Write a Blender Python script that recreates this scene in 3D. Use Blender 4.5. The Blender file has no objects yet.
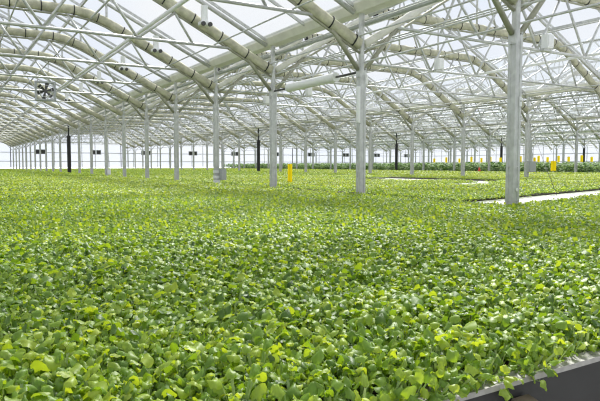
import bpy, math, random
import numpy as np
random.seed(7); rng = np.random.default_rng(7)
S = bpy.context.scene
COL = S.collection
HC = 1.55                         # eye height of the photograph
YAW = math.radians(30.98)
FWD = (math.sin(YAW), math.cos(YAW)); RGT = (math.cos(YAW), -math.sin(YAW))

# ------------------------------------------------------------------ materials
def mat(name, col, rough=.5, metal=0., spec=.5, var=0., scale=20., bump=0., trans=0., tcol=None):
    m = bpy.data.materials.new(name); m.use_nodes = True
    nt = m.node_tree; b = nt.nodes['Principled BSDF']; out = nt.nodes['Material Output']
    b.inputs['Base Color'].default_value = (*col, 1); b.inputs['Roughness'].default_value = rough
    b.inputs['Metallic'].default_value = metal; b.inputs['Specular IOR Level'].default_value = spec
    if var or bump:
        tc = nt.nodes.new('ShaderNodeTexCoord'); n = nt.nodes.new('ShaderNodeTexNoise')
        n.inputs['Scale'].default_value = scale; n.inputs['Detail'].default_value = 3
        nt.links.new(tc.outputs['Object'], n.inputs['Vector'])
        if var:
            r = nt.nodes.new('ShaderNodeValToRGB')
            r.color_ramp.elements[0].position = .3; r.color_ramp.elements[1].position = .7
            r.color_ramp.elements[0].color = (*[c*(1-var) for c in col], 1)
            r.color_ramp.elements[1].color = (*[min(1, c*(1+var)) for c in col], 1)
            nt.links.new(n.outputs['Fac'], r.inputs['Fac']); nt.links.new(r.outputs['Color'], b.inputs['Base Color'])
        if bump:
            bp = nt.nodes.new('ShaderNodeBump'); bp.inputs['Strength'].default_value = bump; bp.inputs['Distance'].default_value = .02
            nt.links.new(n.outputs['Fac'], bp.inputs['Height']); nt.links.new(bp.outputs['Normal'], b.inputs['Normal'])
    if trans:
        t = nt.nodes.new('ShaderNodeBsdfTranslucent'); t.inputs['Color'].default_value = (*(tcol or col), 1)
        mx = nt.nodes.new('ShaderNodeMixShader'); mx.inputs['Fac'].default_value = trans
        nt.links.new(b.outputs[0], mx.inputs[1]); nt.links.new(t.outputs[0], mx.inputs[2]); nt.links.new(mx.outputs[0], out.inputs['Surface'])
    return m

def leaf_mat(name, stops, tgain, trans=.4, rough=.38, coat=0.):
    m = bpy.data.materials.new(name); m.use_nodes = True
    nt = m.node_tree; b = nt.nodes['Principled BSDF']; out = nt.nodes['Material Output']
    at = nt.nodes.new('ShaderNodeAttribute'); at.attribute_name = 'tint'
    r = nt.nodes.new('ShaderNodeValToRGB'); cr = r.color_ramp
    while len(cr.elements) < len(stops): cr.elements.new(.5)
    for e, (p, c) in zip(cr.elements, stops): e.position = p; e.color = (*c, 1)
    nt.links.new(at.outputs['Fac'], r.inputs['Fac']); nt.links.new(r.outputs['Color'], b.inputs['Base Color'])
    b.inputs['Roughness'].default_value = rough; b.inputs['Specular IOR Level'].default_value = .5
    b.inputs['Coat Weight'].default_value = coat; b.inputs['Coat Roughness'].default_value = .42
    mul = nt.nodes.new('ShaderNodeVectorMath'); mul.operation = 'MULTIPLY'; mul.inputs[1].default_value = tgain
    nt.links.new(r.outputs['Color'], mul.inputs[0])
    t = nt.nodes.new('ShaderNodeBsdfTranslucent'); nt.links.new(mul.outputs[0], t.inputs['Color'])
    mx = nt.nodes.new('ShaderNodeMixShader'); mx.inputs['Fac'].default_value = trans
    nt.links.new(b.outputs[0], mx.inputs[1]); nt.links.new(t.outputs[0], mx.inputs[2]); nt.links.new(mx.outputs[0], out.inputs['Surface'])
    return m

def glass_mat(name, haze, col=(.96, .98, 1.)):
    m = bpy.data.materials.new(name); m.use_nodes = True
    nt = m.node_tree; nt.nodes.remove(nt.nodes['Principled BSDF']); out = nt.nodes['Material Output']
    a = nt.nodes.new('ShaderNodeBsdfTransparent'); a.inputs['Color'].default_value = (*col, 1)
    t = nt.nodes.new('ShaderNodeBsdfTranslucent'); t.inputs['Color'].default_value = (.8, .82, .86, 1)
    mx = nt.nodes.new('ShaderNodeMixShader'); mx.inputs['Fac'].default_value = haze
    nt.links.new(a.outputs[0], mx.inputs[1]); nt.links.new(t.outputs[0], mx.inputs[2]); nt.links.new(mx.outputs[0], out.inputs['Surface'])
    return m

STEEL = mat('galvanized_steel', (.58, .59, .58), .42, .3, var=.14, scale=9)
PIPE = mat('dull_pipe', (.42, .44, .42), .45, .3, var=.1, scale=9)
WHITE = mat('white_enamel', (.86, .87, .87), .45, var=.03)
FABRIC = mat('curtain_fabric', (.54, .53, .40), .85, var=.22, scale=7, bump=.7, trans=.06, tcol=(.6, .56, .38))
PALEFAB = mat('pale_curtain_backing', (.72, .71, .64), .8, var=.08, scale=7, bump=.4)
BARE = mat('olive_steel', (.36, .36, .28), .5, .3, var=.12, scale=9)
BLACK = mat('black_strap', (.03, .03, .03), .7)
BPAINT = mat('black_paint', (.018, .018, .02), .5)
GLASS = glass_mat('roof_glazing', .13, (.90, .92, .94))
WGLASS = glass_mat('wall_glazing', .22, (.93, .95, .98))
SOIL = mat('dark_substrate', (.035, .028, .02), .95, var=.4, scale=60, bump=.4)
TRAY = mat('pale_tray', (.66, .66, .63), .6, var=.07, scale=5)
RIM = mat('aluminium_rim', (.36, .35, .33), .45, .2, var=.12, scale=30)
SKIRT = mat('dark_skirt', (.022, .021, .021), .6, var=.2, scale=8)
CONC = mat('concrete', (.55, .55, .53), .8, var=.1, scale=2)
SNOW = mat('outside_ground', (.75, .77, .8), .9, var=.05, scale=.2)
YELLOW = mat('yellow_card', (.95, .74, .02), .5, trans=.6, tcol=(1, .9, .04))
RED = mat('red_plastic', (.75, .06, .03), .45)
GREY = mat('grey_box', (.42, .44, .45), .5, var=.08)
DARKM = mat('dark_metal', (.06, .06, .06), .5)
FANM = mat('fan_blade', (.10, .10, .10), .4, .3)
WOOD = mat('weathered_timber', (.14, .11, .075), .8, var=.3, scale=15)
LEAF = leaf_mat('seedling_leaf', [(0, (.06, .135, .02)), (.5, (.205, .345, .04)), (1, (.45, .56, .07))], (1.8, 1.6, .5), .42, .46, .12)
STEM = leaf_mat('seedling_stem', [(0, (.20, .32, .09)), (1, (.38, .48, .18))], (1, 1, .8), .2)
LEAFD = leaf_mat('tall_crop_leaf', [(0, (.08, .18, .06)), (1, (.36, .50, .20))], (1.4, 1.4, .9), .35, .65)

# ------------------------------------------------------------------ mesh helper
class MB:
    def __init__(s): s.v = []; s.f = []; s.smooth = []
    def add(s, vs, fs, smooth=False):
        o = len(s.v); s.v += [tuple(v) for v in vs]; s.f += [tuple(i+o for i in f) for f in fs]; s.smooth += [smooth]*len(fs); return s
    def box(s, x0, x1, y0, y1, z0, z1):
        return s.add([(x0,y0,z0),(x1,y0,z0),(x1,y1,z0),(x0,y1,z0),(x0,y0,z1),(x1,y0,z1),(x1,y1,z1),(x0,y1,z1)],
              [(0,3,2,1),(4,5,6,7),(0,1,5,4),(1,2,6,5),(2,3,7,6),(3,0,4,7)])
    def bbox(s, c, d, bev=.01):
        """box with chamfered vertical edges, centre c, size d"""
        x, y, z = c; a, b, h = d[0]/2, d[1]/2, d[2]/2
        return s.prism([(x-a+bev,y-b),(x+a-bev,y-b),(x+a,y-b+bev),(x+a,y+b-bev),(x+a-bev,y+b),(x-a+bev,y+b),(x-a,y+b-bev),(x-a,y-b+bev)], z-h, z+h)
    def prism(s, poly, z0, z1):
        n = len(poly)
        return s.add([(x,y,z0) for x,y in poly]+[(x,y,z1) for x,y in poly],
              [tuple(range(n-1,-1,-1)), tuple(range(n,2*n))]+[(i,(i+1)%n,n+(i+1)%n,n+i) for i in range(n)])
    def sweep(s, path, ra, rb=None, n=8, jit=0., seed=0):
        """tube of section ra (sideways) x rb (up) along path"""
        rb = rb or ra; P = np.array(path, float); k = len(P); r0 = random.Random(seed); V = []
        for i in range(k):
            t = P[min(i+1,k-1)]-P[max(i-1,0)]; t /= np.linalg.norm(t)+1e-12
            up = np.array((0,0,1.)) if abs(t[2]) < .95 else np.array((0,1.,0))
            a = np.cross(t, up); a /= np.linalg.norm(a); b = np.cross(a, t)
            for j in range(n):
                q = 2*math.pi*(j+.5)/n; m = 1+jit*(r0.random()*2-1)
                V.append(P[i]+a*math.cos(q)*ra*m+b*math.sin(q)*rb*m)
        F = [(i*n+j, i*n+(j+1)%n, (i+1)*n+(j+1)%n, (i+1)*n+j) for i in range(k-1) for j in range(n)]
        s.add(V, F, True)
        o = len(s.v)-len(V)
        s.f += [tuple(o+j for j in range(n-1,-1,-1)), tuple(o+(k-1)*n+j for j in range(n))]; s.smooth += [False]*2
        return s
    def tube(s, a, b, r, n=8): return s.sweep([a, b], r, n=n)
    def mesh(s, name, m):
        me = bpy.data.meshes.new(name); me.from_pydata(s.v, [], s.f); me.polygons.foreach_set('use_smooth', s.smooth)
        me.materials.append(m); me.update(); return me

def link(name, me, parent=None, loc=(0,0,0), rz=0.):
    o = bpy.data.objects.new(name, me); COL.objects.link(o); o.location = loc; o.rotation_euler.z = rz
    if parent: o.parent = parent
    return o
def tag(o, label, cat, group=None, kind=None):
    o['label'] = label; o['category'] = cat
    if group: o['group'] = group
    if kind: o['kind'] = kind
    return o
def struct(o, label=None, cat=None):
    o['kind'] = 'structure'
    if label: o['label'] = label; o['category'] = cat
    return o
def empty(name, loc=(0,0,0), rz=0.):
    o = bpy.data.objects.new(name, None); COL.objects.link(o); o.location = loc; o.rotation_euler.z = rz; o.empty_display_size = .2
    return o
ORD = ['first','second','third','fourth','fifth','sixth','seventh','eighth','ninth','tenth','eleventh','twelfth','thirteenth',
       'fourteenth','fifteenth','sixteenth','seventeenth','eighteenth','nineteenth','twentieth','twenty-first','twenty-second','twenty-third','twenty-fourth']

# ------------------------------------------------------------------ layout
A = 4.0; S0 = 6.21; SPAN = 15.79; P1 = 7.67
NEND = 22; YEND = S0+A*NEND
YBACK = -5.8
def row_x(r): return P1+SPAN*(r-1)              # row 1 is the nearest row of posts
def yn(n): return S0+A*n
NB = 6                                          # bays 0..5, bay b between row b and row b+1
XL, XR = row_x(0), row_x(6)
ZG = 4.78                                       # gutter underside
def kink(b):  return (SPAN/2-3.95, 6.06) if b == 0 else (SPAN/2-3.5, 6.2)
FOOT = 4.13; TIE = 4.6; TEND = SPAN/2-.95
RIDGE = 8.75; EAVE = 4.98

# ------------------------------------------------------------------ shell
o = link('floor', MB().box(XL-.4, XR+.4, YBACK, YEND+.3, -.1, 0).mesh('floor', CONC)); struct(o)
o = link('ground_outside', MB().box(-250, 400, -200, 500, -.3, -.12).mesh('ground_outside', SNOW)); struct(o)
for b in range(NB):
    xa, xb = row_x(b), row_x(b+1); xm = (xa+xb)/2
    for side, (x0, x1) in enumerate(((xa+.23, xm), (xb-.23, xm))):
        me = MB().add([(x0,YBACK,EAVE),(x1,YBACK,RIDGE),(x1,YEND,RIDGE),(x0,YEND,EAVE)], [(0,1,2,3)]).mesh('glazing', GLASS)
        o = struct(link('ceiling_%d' % (b*2+side+1), me))
        m = MB(); y = YBACK
        dz = -.05
        while y < YEND+.01:
            if True:
                m.add([(x0,y-.018,EAVE+dz-.04),(x1,y-.018,RIDGE+dz-.04),(x1,y+.018,RIDGE+dz-.04),(x0,y+.018,EAVE+dz-.04),
                       (x0,y-.018,EAVE+dz+.04),(x1,y-.018,RIDGE+dz+.04),(x1,y+.018,RIDGE+dz+.04),(x0,y+.018,EAVE+dz+.04)],
                      [(0,3,2,1),(4,5,6,7),(0,1,5,4),(1,2,6,5),(2,3,7,6),(3,0,4,7)])
            y += A/2
        g = link('glazing_bars', m.mesh('glazing_bars', STEEL), o); g['kind'] = 'structure'
        m = MB()
        for t in (.48, .985):
            x = x0+(x1-x0)*t; z = EAVE+(RIDGE-EAVE)*t-.16
            m.box(x-.03, x+.03, YBACK, YEND, z-.05, z+.05)
        g = link('purlins', m.mesh('purlins', STEEL), o); g['kind'] = 'structure'

def gable(y, name, kick=1.0):
    m = MB()
    for b in range(NB):
        xa, xb = row_x(b), row_x(b+1)
        m.add([(xa,y,kick),(xb,y,kick),(xb,y,EAVE),((xa+xb)/2,y,RIDGE),(xa,y,EAVE)], [(0,1,2,3,4)])
    o = struct(link(name, m.mesh('glazing', WGLASS)))
    m = MB().box(XL, XR, y-.06, y+.06, 0, kick)
    g = link('kick_panel', m.mesh('kick_panel', WHITE), o); g['kind'] = 'structure'
    m = MB()
    for b in range(NB):
        for k in range(9):
            x = row_x(b)+SPAN*k/8; zt = EAVE+(RIDGE-EAVE)*(1-abs(k-4)/4)
            m.box(x-.04, x+.04, y-.05, y+.05, kick, zt)
    for z in (2.1, 3.4, EAVE): m.box(XL, XR, y-.05, y+.05, z-.045, z+.045)
    g = link('mullions', m.mesh('mullions', STEEL), o); g['kind'] = 'structure'
gable(YEND+.2, 'wall_far')
gable(YBACK, 'wall_back')
def sidewall(x, name, kick=1.0):
    o = struct(link(name, MB().add([(x,YBACK,kick),(x,YEND,kick),(x,YEND,EAVE),(x,YBACK,EAVE)], [(0,1,2,3)]).mesh('glazing', WGLASS)))
    g = link('kick_panel', MB().box(x-.06, x+.06, YBACK, YEND, 0, kick).mesh('kick_panel', WHITE), o); g['kind'] = 'structure'
    m = MB(); y = YBACK
    while y < YEND: m.box(x-.05, x+.05, y-.04, y+.04, kick, EAVE); y += 2
    for z in (2.1, 3.4, EAVE): m.box(x-.05, x+.05, YBACK, YEND, z-.045, z+.045)
    g = link('mullions', m.mesh('mullions', STEEL), o); g['kind'] = 'structure'
sidewall(XL-.35, 'wall_left'); sidewall(XR+.35, 'wall_right')

# ------------------------------------------------------------------ visibility (keeps only repeats the place shows)
def seen(x, y, ang=31, back=1.5):
    dx, dy = x+FWD[0]*back, y+FWD[1]*back
    f = dx*FWD[0]+dy*FWD[1]; r = dx*RGT[0]+dy*RGT[1]
    return f > .2 and abs(math.atan2(r, f)) < math.radians(ang)
def first_n(r):
    n = 0
    while not seen(row_x(r), yn(n), 27.3, 0): n += 1
    return n

# ------------------------------------------------------------------ posts
def post_shaft():
    m = MB(); w = .075; g = .012
    m.prism([(-w,-w),(-.03,-w),(-.024,-w+g),(.024,-w+g),(.03,-w),(w,-w),(w,-.03),(w-g,-.024),(w-g,.024),(w,.03),(w,w),(-w,w),(-w,.03),(-w+g,.024),(-w+g,-.024),(-w,-.03)], 0, FOOT-.55)
    m.bbox((0,0,.01), (.3,.3,.02))
    return m
def post_neck():
    return MB().bbox((0,0,(FOOT-.55+ZG)/2), (.10,.10,ZG-FOOT+.55), .012)
def post_plate(sx):
    m = MB()
    m.box(sx*.083-.008, sx*.083+.008, -.07, .07, FOOT-.7, FOOT-.5)
    for z in (FOOT-.66, FOOT-.55): m.tube((sx*.091-.008,0,z), (sx*.091+.008,0,z), .016, 6)
    return m
SHAFT = post_shaft().mesh('shaft', STEEL); NECK = post_neck().mesh('neck', STEEL); PLATE = [post_plate(q).mesh('bracket_plate', STEEL) for q in (-1, 1)]
SHAFTB = MB().bbox((0,0,(FOOT-.4)/2), (.25,.25,FOOT-.4), .05).bbox((0,0,.01), (.36,.36,.02)).mesh('shaft', BPAINT); NECKB = post_neck().mesh('neck', BPAINT)
mm = post_shaft(); mm.bbox((0,0,(FOOT-.55+ZG)/2), (.10,.10,ZG-FOOT+.55), .012); FARPOST = mm.mesh('support_post', STEEL)
ROWN = {0:'left', 1:'nearest', 2:'second', 3:'third', 4:'fourth', 5:'fifth', 6:'sixth'}
posts = {}
for r in range(1, 6):
    f0 = first_n(r)
    for n in range(0, NEND):
        x, y = row_x(r), yn(n)
        if not seen(x, y, 30): continue
        black = (n == 10)
        k = n-f0
        near = (r == 1 and n <= 8) or (r == 2 and n <= 7)
        if black or near:
            o = empty('support_post', (x, y, 0))
            link('shaft', SHAFTB if black else SHAFT, o); link('neck', NECKB if black else NECK, o)
            if not black:
                for pl_ in PLATE: link('bracket_plate', pl_, o)
        else:
            o = link('support_post', FARPOST, None, (x, y, 0))
        if black:
            lab = 'black-painted post in the %s row of posts' % ROWN[r] if r > 1 else 'black-painted post in the nearest row, first black one from the left'
            g = 'black posts'
        elif r == 1 and n == 0: lab, g = 'thickest galvanized post, standing at the corner of the pale walkway', 'posts of the nearest row'
        elif r == 1 and n <= 9: lab, g = 'pale galvanized post, %s from the front in the nearest row' % ORD[n], 'posts of the nearest row'
        elif r == 1: lab, g = 'thin distant pale post behind the black post in the nearest row', 'far posts of the nearest row'
        elif k < 0: lab, g = 'pale post of the %s row just past the right edge' % ROWN[r], 'posts outside the view, %s row' % ROWN[r]
        elif n < 10: lab, g = 'pale galvanized post, %s from the right in the %s row' % (ORD[k], ROWN[r]), 'posts of the %s row' % ROWN[r]
        else: lab, g = 'thin distant pale post behind the black post in the %s row' % ROWN[r], 'far posts of the %s row' % ROWN[r]
        tag(o, lab, 'post', g); posts[(r, n)] = o
# fittings on posts
def part(name, mb, m, parent): return link(name, mb.mesh(name, m), parent)
p0 = posts[(1, 0)]
mm = MB()
for z in (.98, 1.52): mm.box(-.078, .078, -.078, .078, z, z+.018)
q = part('strap_band', mm, STEEL, p0)
q = part('label_plate', MB().box(.02, .072, -.088, -.076, 2.47, 2.62), WHITE, p0)
part('screw_hole', MB().sweep([(.045,-.094,2.55),(.045,-.087,2.55)], .01, n=8), DARKM, q)
part('round_tag', MB().sweep([(.01,-.086,1.16),(.01,-.076,1.16)], .03, n=12), WHITE, p0)
o = empty('fluorescent_tube', (row_x(1)-.12, yn(1)-.06, 0))
part('tube', MB().sweep([(0,0,2.45),(0,0,2.47),(0,0,3.2),(0,0,3.22)], .045, n=12), WHITE, o)
mm = MB()
for z in (2.5, 3.15): mm.box(-.01, .06, -.02, .04, z, z+.03)
part('clip', mm, STEEL, o)
tag(o, 'white vertical tube fixed to the left side of the second post', 'tube')
def post_box(r, n, dx, dz, w, h, m, label, extra=False):
    o = empty('utility_box', (row_x(r)+dx, yn(n)-.16, dz))
    part('housing', MB().bbox((0,0,h/2), (w,.16,h), .015), m, o)
    part('lid', MB().bbox((0,-.09,h/2), (w*.86,.02,h*.84), .01), m, o)
    part('cable', MB().sweep([(w*.2,0,h),(w*.2,.02,h+.3),(w*.1,.06,h+.8)], .012, n=6), GREY, o)
    tag(o, label, 'box'); return o
post_box(1, 3, .16, 1.05, .2, .38, GREY, 'grey utility box fixed beside the base of the fourth post')
post_box(2, 3, .13, 1.22, .5, .5, GREY, 'large grey box on the first post of the second row')
post_box(1, 7, .1, 1.0, .18, .3, WHITE, 'small white box at the base of the eighth post')
mm = MB()
for z0 in (.95, 1.1, 1.28): mm.box(-.09, .09, -.09, .09, z0, z0+.09)
part('wrapping', mm, WHITE, posts[(1, 3)])

# ------------------------------------------------------------------ roof trusses
def arc_path(b, dz=0., step=.16):
    kx, kz = kink(b); hx = SPAN/2-.06
    ctrl = [(-hx, FOOT), (-kx, kz), (kx, kz), (hx, FOOT)]
    pts = []
    R = .7
    def seg(p, q, t0, t1):
        L = math.dist(p, q); k = max(2, int((t1-t0)/step))
        for i in range(k+1):
            t = (t0+(t1-t0)*i/k)/L; pts.append((p[0]+(q[0]-p[0])*t, p[1]+(q[1]-p[1])*t))
    L1 = math.dist(ctrl[0], ctrl[1])
    seg(ctrl[0], ctrl[1], 0, L1-R)
    def corner(p, c, q):
        a = np.array(p); c = np.array(c); d = np.array(q)
        u = c+(a-c)/np.linalg.norm(a-c)*R; w = c+(d-c)/np.linalg.norm(d-c)*R
        for i in range(1, 6):
            t = i/6; z = (1-t)**2*u+2*t*(1-t)*c+t*t*w; pts.append(tuple(z))
    corner(ctrl[0], ctrl[1], ctrl[2]); seg(ctrl[1], ctrl[2], R, 2*kx-R); corner(ctrl[1], ctrl[2], ctrl[3]); seg(ctrl[2], ctrl[3], R, L1)
    return [(x, 0, z+dz) for x, z in pts]
def webs(b):
    kx, kz = kink(b); W = []
    vs = [-5.6, -4.2, -2.1, 0., 2.1, 4.2, 5.6]
    def top(x): return kz-.1 if abs(x) <= kx else kz-.1-(abs(x)-kx)*(kz-FOOT)/(SPAN/2-kx)
    for i, v in enumerate(vs):
        for d in (-1.05, 1.05):
            if abs(v) > 5 and d*v > 0: continue
            W.append(((v,0,TIE), (v+d*(.9 if abs(v)<5 else .66),0,top(v+d))))
    for v in (-2.1, 0, 2.1):       # struts on up to the rafters
        zr = EAVE+(RIDGE-EAVE)*(1-abs(v)/(SPAN/2))-.25
        W.append(((v,0,kz), (v,0,zr)))
    for v in (-4.4, 4.4):
        zr = EAVE+(RIDGE-EAVE)*(1-abs(v)/(SPAN/2))-.25
        W.append(((v,0,top(v)), (v,0,zr)))
    for v in (-1, 1):
        W.append(((v*3.15,0,kz-.1), (v*2.1,0,EAVE+(RIDGE-EAVE)*(1-2.1/(SPAN/2))-.25)))
        W.append(((v*1.05,0,kz-.1), (v*2.1,0,EAVE+(RIDGE-EAVE)*(1-2.1/(SPAN/2))-.25)))
        W.append(((v*1.05,0,kz-.1), (0,0,RIDGE-.3)))
    return W
def rafter(b):
    m = MB(); h = .07
    for s in (-1, 1):
        a = (s*(SPAN/2-.2), EAVE-.2); c = (0, RIDGE-.23)
        m.sweep([(a[0],0,a[1]), (c[0],0,c[1])], .04, .07, n=4)
    return m
def braces():
    m = []
    for s in (-1, 1):
        m.append(MB().tube((s*(SPAN/2-.085),0,FOOT-.54), (s*(SPAN/2-.95),0,TIE-.02), .048))
    return m
def roll_mesh(b, path, n=10, jit=.12):
    kx, kz = kink(b)
    if b == 0: return MB().sweep(path, .10, .135, n=n, jit=jit, seed=b).mesh('curtain_roll', FABRIC)
    return MB().sweep([p for p in path if p[0] > -kx-.15], .10, .14, n=n, jit=jit, seed=b).mesh('curtain_roll', FABRIC)
def pale_roll_mesh(b, path, n=8):
    kx, kz = kink(b)
    return MB().sweep([p for p in path if p[0] <= -kx-.1], .07, .085, n=n, jit=.08, seed=b).mesh('pale_curtain_roll', PALEFAB)
TR = {}
for b in (0, 1):
    path = arc_path(b)
    d = dict(
        roll=roll_mesh(b, path),
        rail=MB().sweep(arc_path(b, -.175, .8), .03, n=6).mesh('curtain_rail', BARE),
        tie=MB().tube((-TEND,0,TIE), (TEND,0,TIE), .038).mesh('tie_rod', STEEL),
        rafter=rafter(b).mesh('rafter', STEEL),
        webs=[MB().tube(p, q, .034, 6).mesh('web_strut', STEEL) for p, q in webs(b)],
        braces=[m.mesh('brace', BARE) for m in braces()])
    d['pale'] = pale_roll_mesh(b, path) if b else None
    # straps
    st = []; acc = 0; last = path[0]; nxt = .35
    for i in range(1, len(path)-1):
        acc += math.dist(path[i], path[i-1])
        if acc > nxt and (b == 0 or path[i][0] > -kink(b)[0]):
            nxt += .8
            t = np.array(path[i+1])-np.array(path[i-1]); t /= np.linalg.norm(t); c = np.array(path[i])
            st.append(MB().sweep([c-t*.014, c+t*.014], .113, .152, n=10).mesh('strap', BLACK))
    d['straps'] = st
    far_roll = roll_mesh(b, arc_path(b, 0, .5), 6, .05); d['far_pale'] = pale_roll_mesh(b, arc_path(b, 0, .5), 6) if b else None
    m = MB(); m.tube((-TEND,0,TIE), (TEND,0,TIE), .03, 5)
    for p, q in webs(b): m.tube(p, q, .026, 4)
    for s in (-1, 1): m.tube((s*(SPAN/2-.085),0,FOOT-.54), (s*(SPAN/2-.95),0,TIE-.02), .035, 5)
    for s in (-1, 1): m.sweep([(s*(SPAN/2-.2),0,EAVE-.2), (0,0,RIDGE-.23)], .04, .07, n=4)
    d['far'] = m.mesh('frame', STEEL); d['far_roll'] = far_roll
    TR[b] = d
for b in range(NB):
    d = TR[min(b, 1)]; xm = (row_x(b)+row_x(b+1))/2
    f1 = first_n(b) if b >= 1 else 0
    for n in range(-1, NEND):
        y = yn(n)
        if not any(seen(xm+t*SPAN/2, y, 29.5) for t in (-1, -.5, 0, .5, 1)): continue
        o = empty('roof_truss', (xm, y, 0))
        if n <= 5 and b <= 1:
            r_ = link('curtain_roll', d['roll'], o)
            for s_ in d['straps']: link('strap', s_, r_)
            if b: link('pale_curtain_roll', d['pale'], o)
            link('curtain_rail', d['rail'], o); link('tie_rod', d['tie'], o); link('rafter', d['rafter'], o)
            for w in d['webs']: link('web_strut', w, o)
            for w in d['braces']: link('brace', w, o)
        else:
            link('frame', d['far'], o); link('curtain_roll', d['far_roll'], o)
            if b: link('pale_curtain_roll', d['far_pale'], o)
        if b == 0:
            if n < 0: lab, g = 'roof truss overhead in front of the thickest post', 'trusses of the left bay'
            elif n <= 10: lab, g = 'roof truss with curtain roll running left from the %s post of the nearest row' % ORD[n], 'trusses of the left bay'
            else: lab, g = 'small distant roof truss beyond the black post on the left', 'far trusses of the left bay'
        else:
            k = n-f1; rn = ROWN[b]
            if k < 0: lab, g = 'roof truss coming in past the right edge over the %s row of posts' % rn, 'trusses entering over the %s row' % rn
            elif n < 10: lab, g = 'roof truss running right from the %s post of the %s row' % (ORD[k], rn), 'trusses behind the %s row' % rn
            else: lab, g = 'distant roof truss beyond the black post of the %s row' % rn, 'far trusses behind the %s row' % rn
        tag(o, lab, 'truss', g)

# ------------------------------------------------------------------ gutters and long pipes
def gutter_mesh():
    m = MB(); L0, L1 = YBACK, YEND
    prof = [(-.14,ZG),(.14,ZG),(.24,ZG+.16),(.24,ZG+.26),(.22,ZG+.26),(.22,ZG+.17),(.13,ZG+.03),(-.13,ZG+.03),(-.22,ZG+.17),(-.22,ZG+.26),(-.24,ZG+.26),(-.24,ZG+.16)]
    n = len(prof)
    m.add([(x,L0,z) for x,z in prof]+[(x,L1,z) for x,z in prof], [(i,(i+1)%n,n+(i+1)%n,n+i) for i in range(n)]+[tuple(range(n-1,-1,-1)), tuple(range(n,2*n))])
    return m
GM = gutter_mesh().mesh('roof_gutter', mat('cream_gutter', (.80, .785, .72), .5, var=.08, scale=3))
for r in range(1, 6):
    o = link('roof_gutter', GM, None, (row_x(r), 0, 0))
    tag(o, 'long pale roof gutter above the %s row of posts' % ROWN[r], 'gutter', 'roof gutters')
def run(x, z, rad, m, name, label, cat, group=None, y0=YBACK+.2, y1=YEND-.1, n=8):
    o = link(name, MB().tube((0,y0,0), (0,y1,0), rad, n).mesh(name, m), None, (x, 0, z))
    tag(o, label, cat, group); return o
for r in range(1, 6):
    x = row_x(r); rn = ROWN[r]
    run(x+.10, ZG-.20, .045, PIPE, 'heating_pipe', 'dark heating pipe slung below the gutter of the %s row' % rn, 'pipe', 'pipes below the gutters')
    run(x-.085, ZG-.48, .018, STEEL, 'water_pipe', 'thin pale pipe passing the post tops of the %s row' % rn, 'pipe', 'pipes below the gutters')
    run(x+.085, ZG-.74, .018, STEEL, 'cable_conduit', 'thin conduit passing below the roll ends of the %s row' % rn, 'conduit', 'pipes below the gutters')
    run(x+.09, FOOT-.36, .02, STEEL, 'spray_line', 'thin spray line beside the brace feet of the %s row' % rn, 'pipe', 'pipes below the gutters')
for b in range(NB):
    xm = (row_x(b)+row_x(b+1))/2; kx, kz = kink(b)
    where = 'left bay' if b == 0 else 'bay behind %s row' % ROWN[b]
    def zr(x): return kz if abs(x) <= kx else kz-(abs(x)-kx)*(kz-FOOT)/(SPAN/2-kx)
    for t, nm, rad, m, lb in ((5.0, 'drive_shaft', .055, WHITE, 'thick bright shaft under the curtain slope'),
                              (kx, 'support_tube', .03, STEEL, 'thin tube along the bend of the curtains'),
                              (1.9, 'support_tube', .022, STEEL, 'thin tube along the level curtains')):
        for s in (-1, 1):
            if b == 0 and s < 0: continue
            run(xm+s*t, zr(t)-(.21 if nm == 'drive_shaft' else .19), rad, m, nm, '%s, %s side, %s' % (lb, 'near' if s < 0 else 'far', where), 'tube', 'tubes under the curtains', n=6)
    for t in (-6.2, 6.2):
        if b == 0 and t < 0: continue
        nm = 'irrigation_pipe'
        run(xm+t, TIE+.055, .02, STEEL, nm, 'thin irrigation pipe on the tie rods, %s, %s' % ({-6.2:'near edge', -2.9:'near half', 2.9:'far half', 6.2:'far edge'}[t], where), 'pipe', 'irrigation pipes', n=6)
# tube heater between second and third posts
o = empty('tube_heater', (row_x(1), yn(1), 0))
part('casing', MB().sweep([(0,.95,3.56),(0,1.0,3.56),(0,3.1,3.56),(0,3.15,3.56)], .11, n=14), WHITE, o)
mm = MB(); mm.tube((0,.09,3.56), (0,.95,3.56), .025); mm.tube((0,3.15,3.56), (0,3.91,3.56), .025)
part('hanger_rod', mm, DARKM, o)
tag(o, 'thick white tube heater hung between the second and third posts', 'heater')
# curtain drives under the rolls of the left bay, motor boxes in the second bay
def curtain_drive(x, y, z, label, grp):
    o = empty('curtain_drive', (x, y, z))
    part('housing', MB().bbox((0,-.02,.16), (.15,.15,.42), .03), WHITE, o)
    part('mount', MB().box(-.14,.14,-.16,.06,-.12,-.04), WHITE, o)
    for sx in (-.09, .09):
        part('pulley', MB().sweep([(sx-.03,-.17,-.12),(sx-.03,-.12,-.12)], .055, n=12) if False else MB().sweep([(sx,-.21,-.11),(sx,-.16,-.11)], .055, n=12), DARKM, o)
    tag(o, label, 'machine', grp)
for n in range(0, 8):
    x = 5.6; xm = (row_x(0)+row_x(1))/2; kx, kz = kink(0)
    z = kz-(x-xm-kx)*(kz-FOOT)/(SPAN/2-kx)
    curtain_drive(x, yn(n)-.2, z+.02, 'white curtain drive with dark pulleys at the %s truss of the left bay' % ORD[n], 'curtain drives')
def motor_box(n):
    o = empty('motor_box', (13.7, yn(n)-.14, TIE+.02))
    part('housing', MB().bbox((0,0,.19), (.27,.2,.36), .02), WHITE, o)
    part('lid', MB().bbox((0,-.11,.19), (.22,.02,.28), .01), WHITE, o)
    part('bracket', MB().box(-.16,.16,-.03,.10,-.06,.01), STEEL, o)
    tag(o, 'white motor box on the tie rod right of the %s post' % ORD[n], 'box', 'motor boxes')
for n in range(1, 6): motor_box(n)

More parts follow.
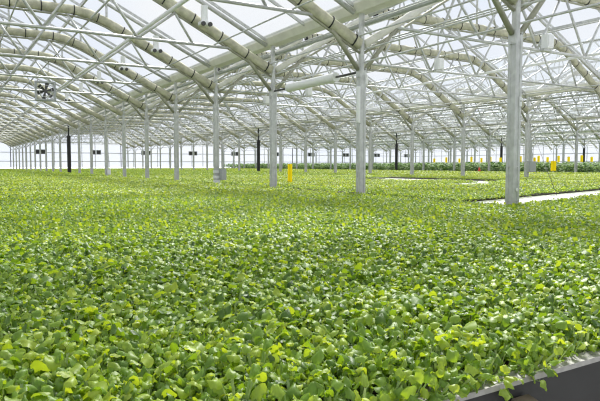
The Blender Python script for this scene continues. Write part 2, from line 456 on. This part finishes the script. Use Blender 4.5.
# ------------------------------------------------------------------ circulation fans
def fan(x, y, z, size, label, grp=None, detail=True):
    o = empty('circulation_fan', (x, y, z)); h = size/2; t = .065*size/.75
    m = MB(); m.box(-h,h,-.1,.1,h-t,h).box(-h,h,-.1,.1,-h,-h+t).box(-h,-h+t,-.1,.1,-h+t,h-t).box(h-t,h,-.1,.1,-h+t,h-t)
    part('frame', m, GREY, o)
    m = MB()
    if not detail: part('shutter', MB().box(-h+t,h-t,.05,.09,-h+t,h-t), DARKM if not detail else GREY, o)
    if detail:
        gm = MB()
        for rr in (.47, .30): gm.sweep([(rr*size*math.cos(k*math.pi/14), -.08, rr*size*math.sin(k*math.pi/14)) for k in range(29)], .012, n=5)
        part('guard_ring', gm, STEEL, o)
        part('hub', MB().sweep([(0,-.05,0),(0,.03,0)], .09*size, n=14), FANM, o)
        for k in range(6):
            a = k*math.pi/3+.3; c, s_ = math.cos(a), math.sin(a)
            r0, r1, w = .08*size, .42*size, .13*size
            vs = []
            for yy in (-.005, .005):
                for (r, ww, tw) in ((r0,-w*.3,-.02),(r0,w*.3,.02),(r1,w*.75,.035),(r1,-w*.75,-.035)):
                    vs.append((c*r-s_*ww, tw+yy-.02, s_*r+c*ww))
            part('blade', MB().add(vs, [(3,2,1,0),(4,5,6,7),(0,1,5,4),(1,2,6,5),(2,3,7,6),(3,0,4,7)]), FANM, o)
        m = MB()
        for sx in (-h*.7, h*.7): m.tube((sx,0,h), (sx,0,h+.35), .012, 6)
        part('hanger', m, STEEL, o)
    tag(o, label, 'fan', grp)
fan(3.45, yn(5)-.3, 4.55, .78, 'square metal circulation fan hung under the roof at upper left')
k = 0
for b in range(1, NB):
    for s in (-1, 1):
        x0 = (row_x(b)+row_x(b+1))/2+s*4
        for j, dx in enumerate((-.4, .4)):
            fan(x0+dx, YEND-.15, 3.5, .7, '%s dark square fan of the %s pair along the far wall, counting rightward' % (('left', 'right')[j], ORD[k]), 'wall fans', False)
        k += 1

# ------------------------------------------------------------------ benches
ZS = .85
def poly_area_mesh(poly, z0, z1, m, name): return MB().prism(poly, z0, z1).mesh(name, m)
BED_A = [(-7.6,1.235),(14.5,1.235),(14.5,7.95),(7.48,6.0),(7.34,6.0),(7.34,92),(-7.6,92)]
BED_B = [(8.25,7.8),(15.4,9.6),(23.1,11.7),(23.1,14.6),(16.6,14.6),(15.7,12.7),(13.6,12.4),(11.2,12.5),(10.6,13.3),(8.25,12.72)]
BED_D = [(8.25,12.85),(15.6,14.7),(16.5,14.9),(16.5,16.6),(14.9,16.9),(14.9,23.2),(20.1,24.2),(20.1,92),(8.25,92)]
BED_C = [(20.75,14.8),(23.1,14.8),(23.1,92),(20.75,92)]
BED_C2 = [(23.85,9),(38.7,9),(38.7,92),(23.85,92)]
TALL = [[(row_x(r)+.5,12+9*(r-3)),(row_x(r+1)-.5,12+9*(r-3)),(row_x(r+1)-.5,92),(row_x(r)+.5,92)] for r in (3,4,5)]
def inset(P, d):
    n = len(P); out = []
    for i in range(n):
        a, b, c = np.array(P[i-1]), np.array(P[i]), np.array(P[(i+1)%n])
        u = (b-a)/np.linalg.norm(b-a); v = (c-b)/np.linalg.norm(c-b)
        n1, n2 = np.array((-u[1], u[0])), np.array((-v[1], v[0]))
        k = n1+n2; q = b+k*d/max(.3, 1+n1.dot(n2)); out.append((float(q[0]), float(q[1])))
    return out
def bench(tray_poly, beds, label, front=False):
    o = empty('growing_bench', (tray_poly[0][0], tray_poly[0][1], 0)); ox, oy = tray_poly[0]
    loc = lambda P: [(x-ox, y-oy) for x, y in P]
    part('tray', MB().prism(loc(tray_poly), ZS-.10, ZS-.025), TRAY if not front else RIM, o)
    for P in beds: part('substrate', MB().prism(loc(inset(P, .16)), ZS-.03, ZS-.004), SOIL, o)
    m = MB(); xs = [p[0] for p in tray_poly]; ys = [p[1] for p in tray_poly]
    def inside(px, py):
        c = False; q = tray_poly
        for i in range(len(q)):
            (x1,y1),(x2,y2) = q[i-1], q[i]
            if (y1>py)!=(y2>py) and px < (x2-x1)*(py-y1)/(y2-y1)+x1: c = not c
        return c
    legs = []
    yy = min(ys)+.5
    while yy < min(max(ys), 40):
        xx = min(xs)+.5
        while xx < max(xs):
            if inside(xx, yy) and inside(xx+.3, yy) and inside(xx-.3,yy): m.box(xx-.03-ox, xx+.03-ox, yy-.03-oy, yy+.03-oy, 0, ZS-.1)
            xx += 3
        yy += 3
    part('leg_frame', m, STEEL, o)
    tag(o, label, 'bench'); return o
TA = [(-7.62,1.24),(14.52,1.24),(14.52,7.97),(7.48,6.02),(7.42,6.02),(7.42,92.02),(-7.62,92.02)]
oA = bench(TA, [BED_A], 'nearest wide growing bench, with pale rim at the lower right', True)
ox, oy = TA[0]
part('rim', MB().box(0, 22.14, -.045, .012, ZS+.004, ZS+.022), RIM, oA)
part('skirt_panel', MB().box(0, 22.14, -.03, -.005, ZS-.55, ZS+.003), SKIRT, oA)
am = MB(); am.add([(9.12,-.04,.79),(9.20,-.04,.79),(9.12,-.34,.77),(9.04,-.34,.77),(9.12,-.04,.812),(9.20,-.04,.812),(9.12,-.34,.792),(9.04,-.34,.792)], [(0,1,2,3),(7,6,5,4),(0,4,5,1),(1,5,6,2),(2,6,7,3),(3,7,4,0)])
q = part('support_arm', am, WOOD, oA); q['label'] = 'brown timber arm below the rim'
bench([(7.95,6.15),(14.6,8.05),(23.15,8.05),(23.15,92),(7.95,92)], [BED_B, BED_D, BED_C], 'growing bench with bare pale strips, behind the nearest row of posts')
bench([(23.8,8.9),(38.75,8.9),(38.75,92.05),(23.8,92.05)], [BED_C2], 'growing bench between the second and third rows of posts')
for i, P in enumerate(TALL):
    bench([(x+(-.05 if j in (0,3) else .05), y) for j, (x, y) in enumerate(P)], [P], 'distant bench of tall dark crop behind the %s row of posts' % ROWN[3+i])

# ------------------------------------------------------------------ plants
def leaf(nu, nv, ang, r0, pl, bl, w, e0, e1, cup, wav=0., ph=0., pet=True, pr=.0022, roll=0.):
    """one leaf; returns verts, quads, number of petiole verts/faces first"""
    V = []; F = []; d = np.array((math.cos(ang), math.sin(ang))); sd = np.array((-d[1], d[0]))
    # spine
    ns = 3 if pet else 1
    h = r0; z = 0.
    sp = [(h, z)]
    for i in range(ns):
        h += math.cos(e0)*pl/ns; z += math.sin(e0)*pl/ns; sp.append((h, z))
    pets = sp[:]
    bs = [(h, z, e0)]
    for i in range(nu):
        e = e0+(e1-e0)*(i+.5)/nu
        h += math.cos(e)*bl/nu; z += math.sin(e)*bl/nu; bs.append((h, z, e))
    PV = []; PF = []
    for (a, b) in pets:
        for q in (-1, 0, 1):
            c = d*a+sd*q*pr*1.6; PV.append((c[0], c[1], b-(pr*1.2 if q == 0 else 0)))
    for i in range(len(pets)-1):
        for q in range(2): PF.append((i*3+q, i*3+q+1, i*3+4+q, i*3+3+q))
    for i, (a, b, e) in enumerate(bs):
        t = i/nu
        ww = w*(math.sin(math.pi*min(1, .06+.90*t**.85))**.75)
        if i == nu: ww = w*.12
        for j in range(nv+1):
            v = j/nv*2-1
            cz = cup*abs(v)**1.6*ww + wav*math.sin(ph+t*7+v*3)*abs(v)
            nx, nz = -math.sin(e), math.cos(e)
            rr = roll*min(1, t*1.6+.15); cs, sn = math.cos(rr)*v*ww, math.sin(rr)*v*ww
            c = d*(a+nx*(cz+sn))+sd*cs
            V.append((c[0], c[1], b+nz*(cz+sn)))
    for i in range(nu):
        for j in range(nv):
            k = i*(nv+1)+j; F.append((k, k+1, k+nv+2, k+nv+1))
    return V, F, PV, PF
def plant(nl, nu, nv, seed, sc=1., pet=True, spread=1.):
    R = random.Random(seed); V = []; F = []; T = []; PV = []; PF = []; PT = []
    a0 = R.random()*6.28
    for i in range(nl):
        q = i/max(1, nl-1)                      # 0 young centre .. 1 old outer
        ang = a0+i*2.4+R.uniform(-.3, .3)
        e0 = math.radians(R.uniform(70, 88)-26*q*spread); e1 = e0-math.radians(R.uniform(40, 165)+20*q)
        pl = (.032+.064*R.random()**1.2)*sc; bl = (.027+.018*math.sin(math.pi*min(1,.25+q*.6))*R.uniform(.6,1.3))*sc
        w = bl*R.uniform(.30, .45)
        v, f, pv, pf = leaf(nu, nv, ang, .004*sc, pl, bl, w, e0, e1, R.uniform(-1.15, .15), .0055*sc, R.random()*6, pet, roll=R.gauss(0, .55))
        t = min(1, max(0, .38+.32*(1-q)*R.random()+R.uniform(-.28, .34)))
        o = len(V); V += v; F += [tuple(k+o for k in x) for x in f]; T += [t]*len(v)
        if pet:
            o = len(PV); PV += pv; PF += [tuple(k+o for k in x) for x in pf]; PT += [R.random()]*len(pv)
    return (np.array(V), np.array(F), np.array(T)), (np.array(PV), np.array(PF), np.array(PT)) if pet else None
def np_mesh(name, V, F, T, m):
    me = bpy.data.meshes.new(name); nf = len(F)
    me.vertices.add(len(V)); me.vertices.foreach_set('co', np.asarray(V, np.float32).ravel())
    me.loops.add(nf*4); me.loops.foreach_set('vertex_index', np.asarray(F, np.int32).ravel())
    me.polygons.add(nf); me.polygons.foreach_set('loop_start', np.arange(0, nf*4, 4, dtype=np.int32))
    me.polygons.foreach_set('use_smooth', np.ones(nf, bool))
    at = me.attributes.new('tint', 'FLOAT', 'POINT'); at.data.foreach_set('value', np.asarray(T, np.float32))
    me.materials.append(m); me.update(calc_edges=True); return me
def in_poly(px, py, q):
    c = np.zeros(len(px), bool)
    for i in range(len(q)):
        (x1,y1),(x2,y2) = q[i-1], q[i]
        if y1 == y2: continue
        c ^= ((y1>py) != (y2>py)) & (px < (x2-x1)*(py-y1)/(y2-y1)+x1)
    return c
def grid(poly, sp, dmin, dmax, ang=33, jit=.42):
    xs = [p[0] for p in poly]; ys = [p[1] for p in poly]
    ymax = min(max(ys), dmax+1); xmax = min(max(xs), dmax+1)
    gx, gy = np.meshgrid(np.arange(min(xs)+sp/2, xmax, sp), np.arange(min(ys)+sp/2, ymax, sp))
    gx = gx.ravel()+rng.uniform(-jit, jit, gx.size)*sp; gy = gy.ravel()+rng.uniform(-jit, jit, gy.size)*sp
    D = np.hypot(gx, gy); bx, by = gx+FWD[0]*2.2, gy+FWD[1]*2.2
    f = bx*FWD[0]+by*FWD[1]; r = bx*RGT[0]+by*RGT[1]
    k = in_poly(gx, gy, poly) & (D >= dmin) & (D < dmax) & (f > .2) & (np.abs(np.arctan2(r, f)) < math.radians(ang))
    return gx[k], gy[k]
def scatter(px, py, templates, z, smin, smax, tint=0., tsd=.12):
    VV, FF, TT = [], [], []; off = 0
    which = rng.integers(0, len(templates), len(px))
    for ti, (V, F, T) in enumerate(templates):
        i = np.where(which == ti)[0]; n = len(i)
        if not n: continue
        th = rng.uniform(0, 6.283, n); sc = rng.uniform(smin, smax, n)
        c, s = np.cos(th)*sc, np.sin(th)*sc
        X = c[:,None]*V[None,:,0]-s[:,None]*V[None,:,1]+px[i][:,None]
        Y = s[:,None]*V[None,:,0]+c[:,None]*V[None,:,1]+py[i][:,None]
        Z = sc[:,None]*V[None,:,2]+z
        VV.append(np.stack([X, Y, Z], -1).reshape(-1, 3))
        FF.append((F[None]+(off+np.arange(n)*len(V))[:,None,None]).reshape(-1, 4)); off += n*len(V)
        TT.append(np.clip(T[None]+rng.normal(tint, tsd, n)[:,None], 0, 1).ravel())
    return np.concatenate(VV), np.concatenate(FF), np.concatenate(TT)
def join(parts):
    V, F, T = [], [], []; o = 0
    for v, f, t in parts: V.append(v); F.append(f+o); T.append(t); o += len(v)
    return np.concatenate(V), np.concatenate(F), np.concatenate(T)

# the seedlings that show largest, one by one
gx, gy = grid(BED_A, .054, 0, 3.2, 30)
D = np.hypot(gx, gy)
# only those the picture really shows: inside the frame's width and below its upper rows
f = gx*FWD[0]+gy*FWD[1]; r = gx*RGT[0]+gy*RGT[1]
vis = (np.abs(r/f) < .53) & (f > 1.30)
order = np.argsort(np.where(vis, D, 99))[:300]
mine = np.zeros(len(gx), bool); mine[order] = True
HI = []
for k in range(10):
    a, p = plant(10, 7, 4, 100+k)
    HI.append((np_mesh('foliage', *a, LEAF), np_mesh('stems', *p, STEM)))
hi0 = None
for q, i in enumerate(order):
    x, y = float(gx[i]), float(gy[i])
    o = empty('leafy_seedling', (x, y, ZS), random.random()*6.28); sc = random.uniform(.8, 1.25); o.scale = (sc, sc, sc*random.uniform(.85, 1.2))
    o.rotation_mode = 'ZYX'
    o.rotation_euler.x = random.uniform(-.14, .14) if y > 1.31 else random.uniform(.35, 1.25); o.rotation_euler.y = random.uniform(-.14, .14)
    fm, sm = HI[q % len(HI)]
    link('foliage', fm, o); link('stems', sm, o)
    if y < 1.34:
        tag(o, 'broad-leaved green seedling at the bench rim, leaves hanging over the edge', 'seedling', 'seedlings along the bench rim')
    elif r[i] < -.25*f[i]: tag(o, 'broad-leaved green seedling among the closest rows, lower left', 'seedling', 'closest seedlings at lower left')
    elif r[i] < .12*f[i]: tag(o, 'broad-leaved green seedling among the closest rows, bottom centre', 'seedling', 'closest seedlings at bottom centre')
    else: tag(o, 'broad-leaved green seedling among the closest rows behind the rim seedlings', 'seedling', 'closest seedlings behind the rim')
parts = []; sparts = []
L1 = [plant(9, 5, 2, 200+k) for k in range(12)]
parts.append(scatter(gx[~mine], gy[~mine], [t[0] for t in L1], ZS, .75, 1.28))
sparts.append(scatter(gx[~mine], gy[~mine], [t[1] for t in L1], ZS, .75, 1.28))
x_, y_ = grid(BED_A, .056, 3.2, 5.0)
sparts.append(scatter(x_, y_, [t[1] for t in L1], ZS, .75, 1.28))
parts.append(scatter(x_, y_, [t[0] for t in L1], ZS, .75, 1.28))
L2 = [plant(8, 3, 2, 300+k, pet=False)[0] for k in range(10)]
x_, y_ = grid(BED_A, .054, 5.0, 12)
parts.append(scatter(x_, y_, L2, ZS, .82, 1.2, .06))
L3 = [plant(7, 2, 2, 400+k, pet=False)[0] for k in range(8)]
x_, y_ = grid(BED_A, .088, 12, 32)
parts.append(scatter(x_, y_, L3, ZS, 1.05, 1.45, .1))
L4 = [plant(6, 2, 1, 500+k, pet=False)[0] for k in range(8)]
x_, y_ = grid(BED_A, .17, 32, 95)
parts.append(scatter(x_, y_, L4, ZS, 1.5, 2.0, .15))
o = link('seedling_crop', np_mesh('seedling_crop', *join(parts), LEAF))
link('stems', np_mesh('stems', *join(sparts), STEM), o)
tag(o, 'dense carpet of green leafy seedlings filling the nearest bench', 'plants', kind='stuff')
def crop(name, beds, label, lods, m, z, tint, smul=1.):
    P = []
    for poly in beds:
        poly = inset(poly, -.05)
        for (d0, d1, sp, T, s0, s1) in lods:
            a, b_ = grid(poly, sp, d0, d1)
            if len(a): P.append(scatter(a, b_, T, z, s0*smul, s1*smul, tint))
    o = link(name, np_mesh(name, *join(P), m)); tag(o, label, 'plants', kind='stuff')
LODS = [(0, 14, .075, L2, 1., 1.3), (14, 32, .10, L3, 1.2, 1.6), (32, 100, .17, L4, 1.5, 2.)]
crop('seedling_crop', [BED_B], 'block of green seedlings just beyond the pale walkway right of the thickest post', LODS, LEAF, ZS, .08)
crop('seedling_crop', [BED_D], 'long block of light green seedlings behind the nearest row of posts', LODS, LEAF, ZS, .14)
crop('seedling_crop', [BED_C], 'narrow strip of yellow-green seedlings before the second row of posts', LODS, LEAF, ZS, .22)
crop('seedling_crop', [BED_C2], 'wide field of yellow-green seedlings between the second and third post rows', [(0, 40, .13, L3, 1.3, 1.7), (40, 100, .2, L4, 1.7, 2.2)], LEAF, ZS, .26)
def tall_plant(seed):
    R = random.Random(seed); V = []; F = []; T = []
    for i in range(16):
        v, f, _, _ = leaf(2, 1, i*2.4+R.random(), .02, .12, R.uniform(.22,.32), R.uniform(.07,.11), math.radians(R.uniform(25,65)), math.radians(R.uniform(-50,-5)), -.1, pet=False)
        v = np.array(v); v[:,2] += R.random()**.7*.62; o = len(V); V += v.tolist(); F += [tuple(k+o for k in x) for x in f]; T += [R.random()]*len(v)
    return np.array(V), np.array(F), np.array(T)
TP = [tall_plant(k) for k in range(6)]
for i, P in enumerate(TALL):
    crop('tall_crop', [P], 'tall dark green crop on the distant bench behind the %s row of posts' % ROWN[3+i], [(0, 130, .48, TP, .85, 1.25)], LEAFD, ZS, 0)

# ------------------------------------------------------------------ sticky cards, cone, stay wire
def card(x, y, z0, z1, w, label, grp=None, base=ZS):
    o = empty('sticky_card', (x, y, 0), -YAW)
    part('card', MB().bbox((0,0,(z0+z1)/2), (w,.012,z1-z0), .003), YELLOW, o)
    part('stake', MB().tube((0,.015,base-.02), (0,.015,z1+.03), .012, 6), WOOD, o)
    tag(o, label, 'card', grp)
def at(px, dist_p):          # place on the line of constant distance across the house
    u = (px-300)/583.; Z = dist_p/(RGT[0]*u+FWD[0]); return FWD[1]*Z+RGT[1]*u*Z
def ground(px, py, h):
    u = (px-300)/583.; Z = h*583./(py-165); return (FWD[0]+RGT[0]*u)*Z, (FWD[1]+RGT[1]*u)*Z
x, y = ground(290, 183, .6)
card(x, y, .95, 1.58, .15, 'upright yellow card standing in the crop between the third and second posts')
card(39.3, at(553, 39.3), 1.1, 1.85, .42, 'large yellow card at the front of the tall crop, right of the thickest post', base=.02)
for i, px in enumerate((434, 446, 459, 471, 481, 490, 500, 520, 534, 538, 547, 558, 568, 581, 591)):
    p_ = 45.+(i % 3)*1.2
    y = at(px, p_)
    card(p_, y, 1.8, 2.25+(.12 if i % 2 else 0), .23, 'small distant yellow card above the tall crop, %s in the line from the left' % ORD[i], 'yellow cards over the tall crop')
x = 38.0; y = at(479, 38.0)
o = empty('marker_cone', (x, y, ZS-.0))
m = MB().sweep([(0,0,.03),(0,0,.031),(0,0,.4)], .14, n=16)
V = m.v[:]
mm = MB(); n = 16
ring = lambda r, z: [(r*math.cos(2*math.pi*j/n), r*math.sin(2*math.pi*j/n), z) for j in range(n)]
mm.add(ring(.17,.03)+ring(.035,.5), [(j,(j+1)%n,n+(j+1)%n,n+j) for j in range(n)]+[tuple(range(n,2*n))], True)
part('cone', mm, RED, o); part('foot', MB().bbox((0,0,.015), (.42,.42,.03), .03), RED, o)
tag(o, 'small red cone standing before the tall crop, left of the thickest post', 'cone')
x1, y1 = 12.2, 8.6
o = link('stay_wire', MB().sweep([(0,0,0),(1.6,1.6,.9),(3.6,3.6,2.1)], .006, n=5).mesh('stay_wire', DARKM), None, (x1, y1, ZS-.03))
tag(o, 'thin dark wire slanting up from the pale walkway at right', 'wire')

# ------------------------------------------------------------------ camera, light
cam = bpy.data.cameras.new('camera'); co = bpy.data.objects.new('camera', cam); COL.objects.link(co)
co.location = (0, 0, HC); co.rotation_euler = (math.radians(90-3.49), 0, -YAW)
cam.sensor_width = 36; cam.lens = 583/600*36; cam.clip_end = 1000; cam.clip_start = .05
S.camera = co
w = bpy.data.worlds.new('World'); S.world = w; w.use_nodes = True
nt = w.node_tree; bg = nt.nodes['Background']
tc = nt.nodes.new('ShaderNodeTexCoord'); nz = nt.nodes.new('ShaderNodeTexNoise'); nz.inputs['Scale'].default_value = 2.2; nz.inputs['Detail'].default_value = 4
rp = nt.nodes.new('ShaderNodeValToRGB'); rp.color_ramp.elements[0].position = .35; rp.color_ramp.elements[1].position = .65
rp.color_ramp.elements[0].color = (.80, .87, 1, 1); rp.color_ramp.elements[1].color = (1, 1, 1, 1)
nt.links.new(tc.outputs['Generated'], nz.inputs['Vector']); nt.links.new(nz.outputs['Fac'], rp.inputs['Fac']); nt.links.new(rp.outputs['Color'], bg.inputs['Color'])
bg.inputs['Strength'].default_value = .84
sun = bpy.data.lights.new('sun', 'SUN'); so = bpy.data.objects.new('sun', sun); COL.objects.link(so)
sun.energy = 7.0; sun.angle = math.radians(15); sun.color = (1, .97, .9)
from mathutils import Vector
so.rotation_euler = Vector((-.55, -.55, -.78)).to_track_quat('-Z', 'Y').to_euler(); so.location = (0, 0, 30)
c = S.cycles; c.transparent_max_bounces = 48; c.max_bounces = 8; c.diffuse_bounces = 5; c.use_denoising = True; c.denoiser = 'OPENIMAGEDENOISE'; c.denoising_prefilter = 'ACCURATE'; c.denoising_input_passes = 'RGB_ALBEDO_NORMAL'; c.filter_width = 1.15
v = S.view_settings; v.view_transform = 'Standard'; v.look = 'None'; v.gamma = 1; v.use_curve_mapping = False; v.exposure = 0.0
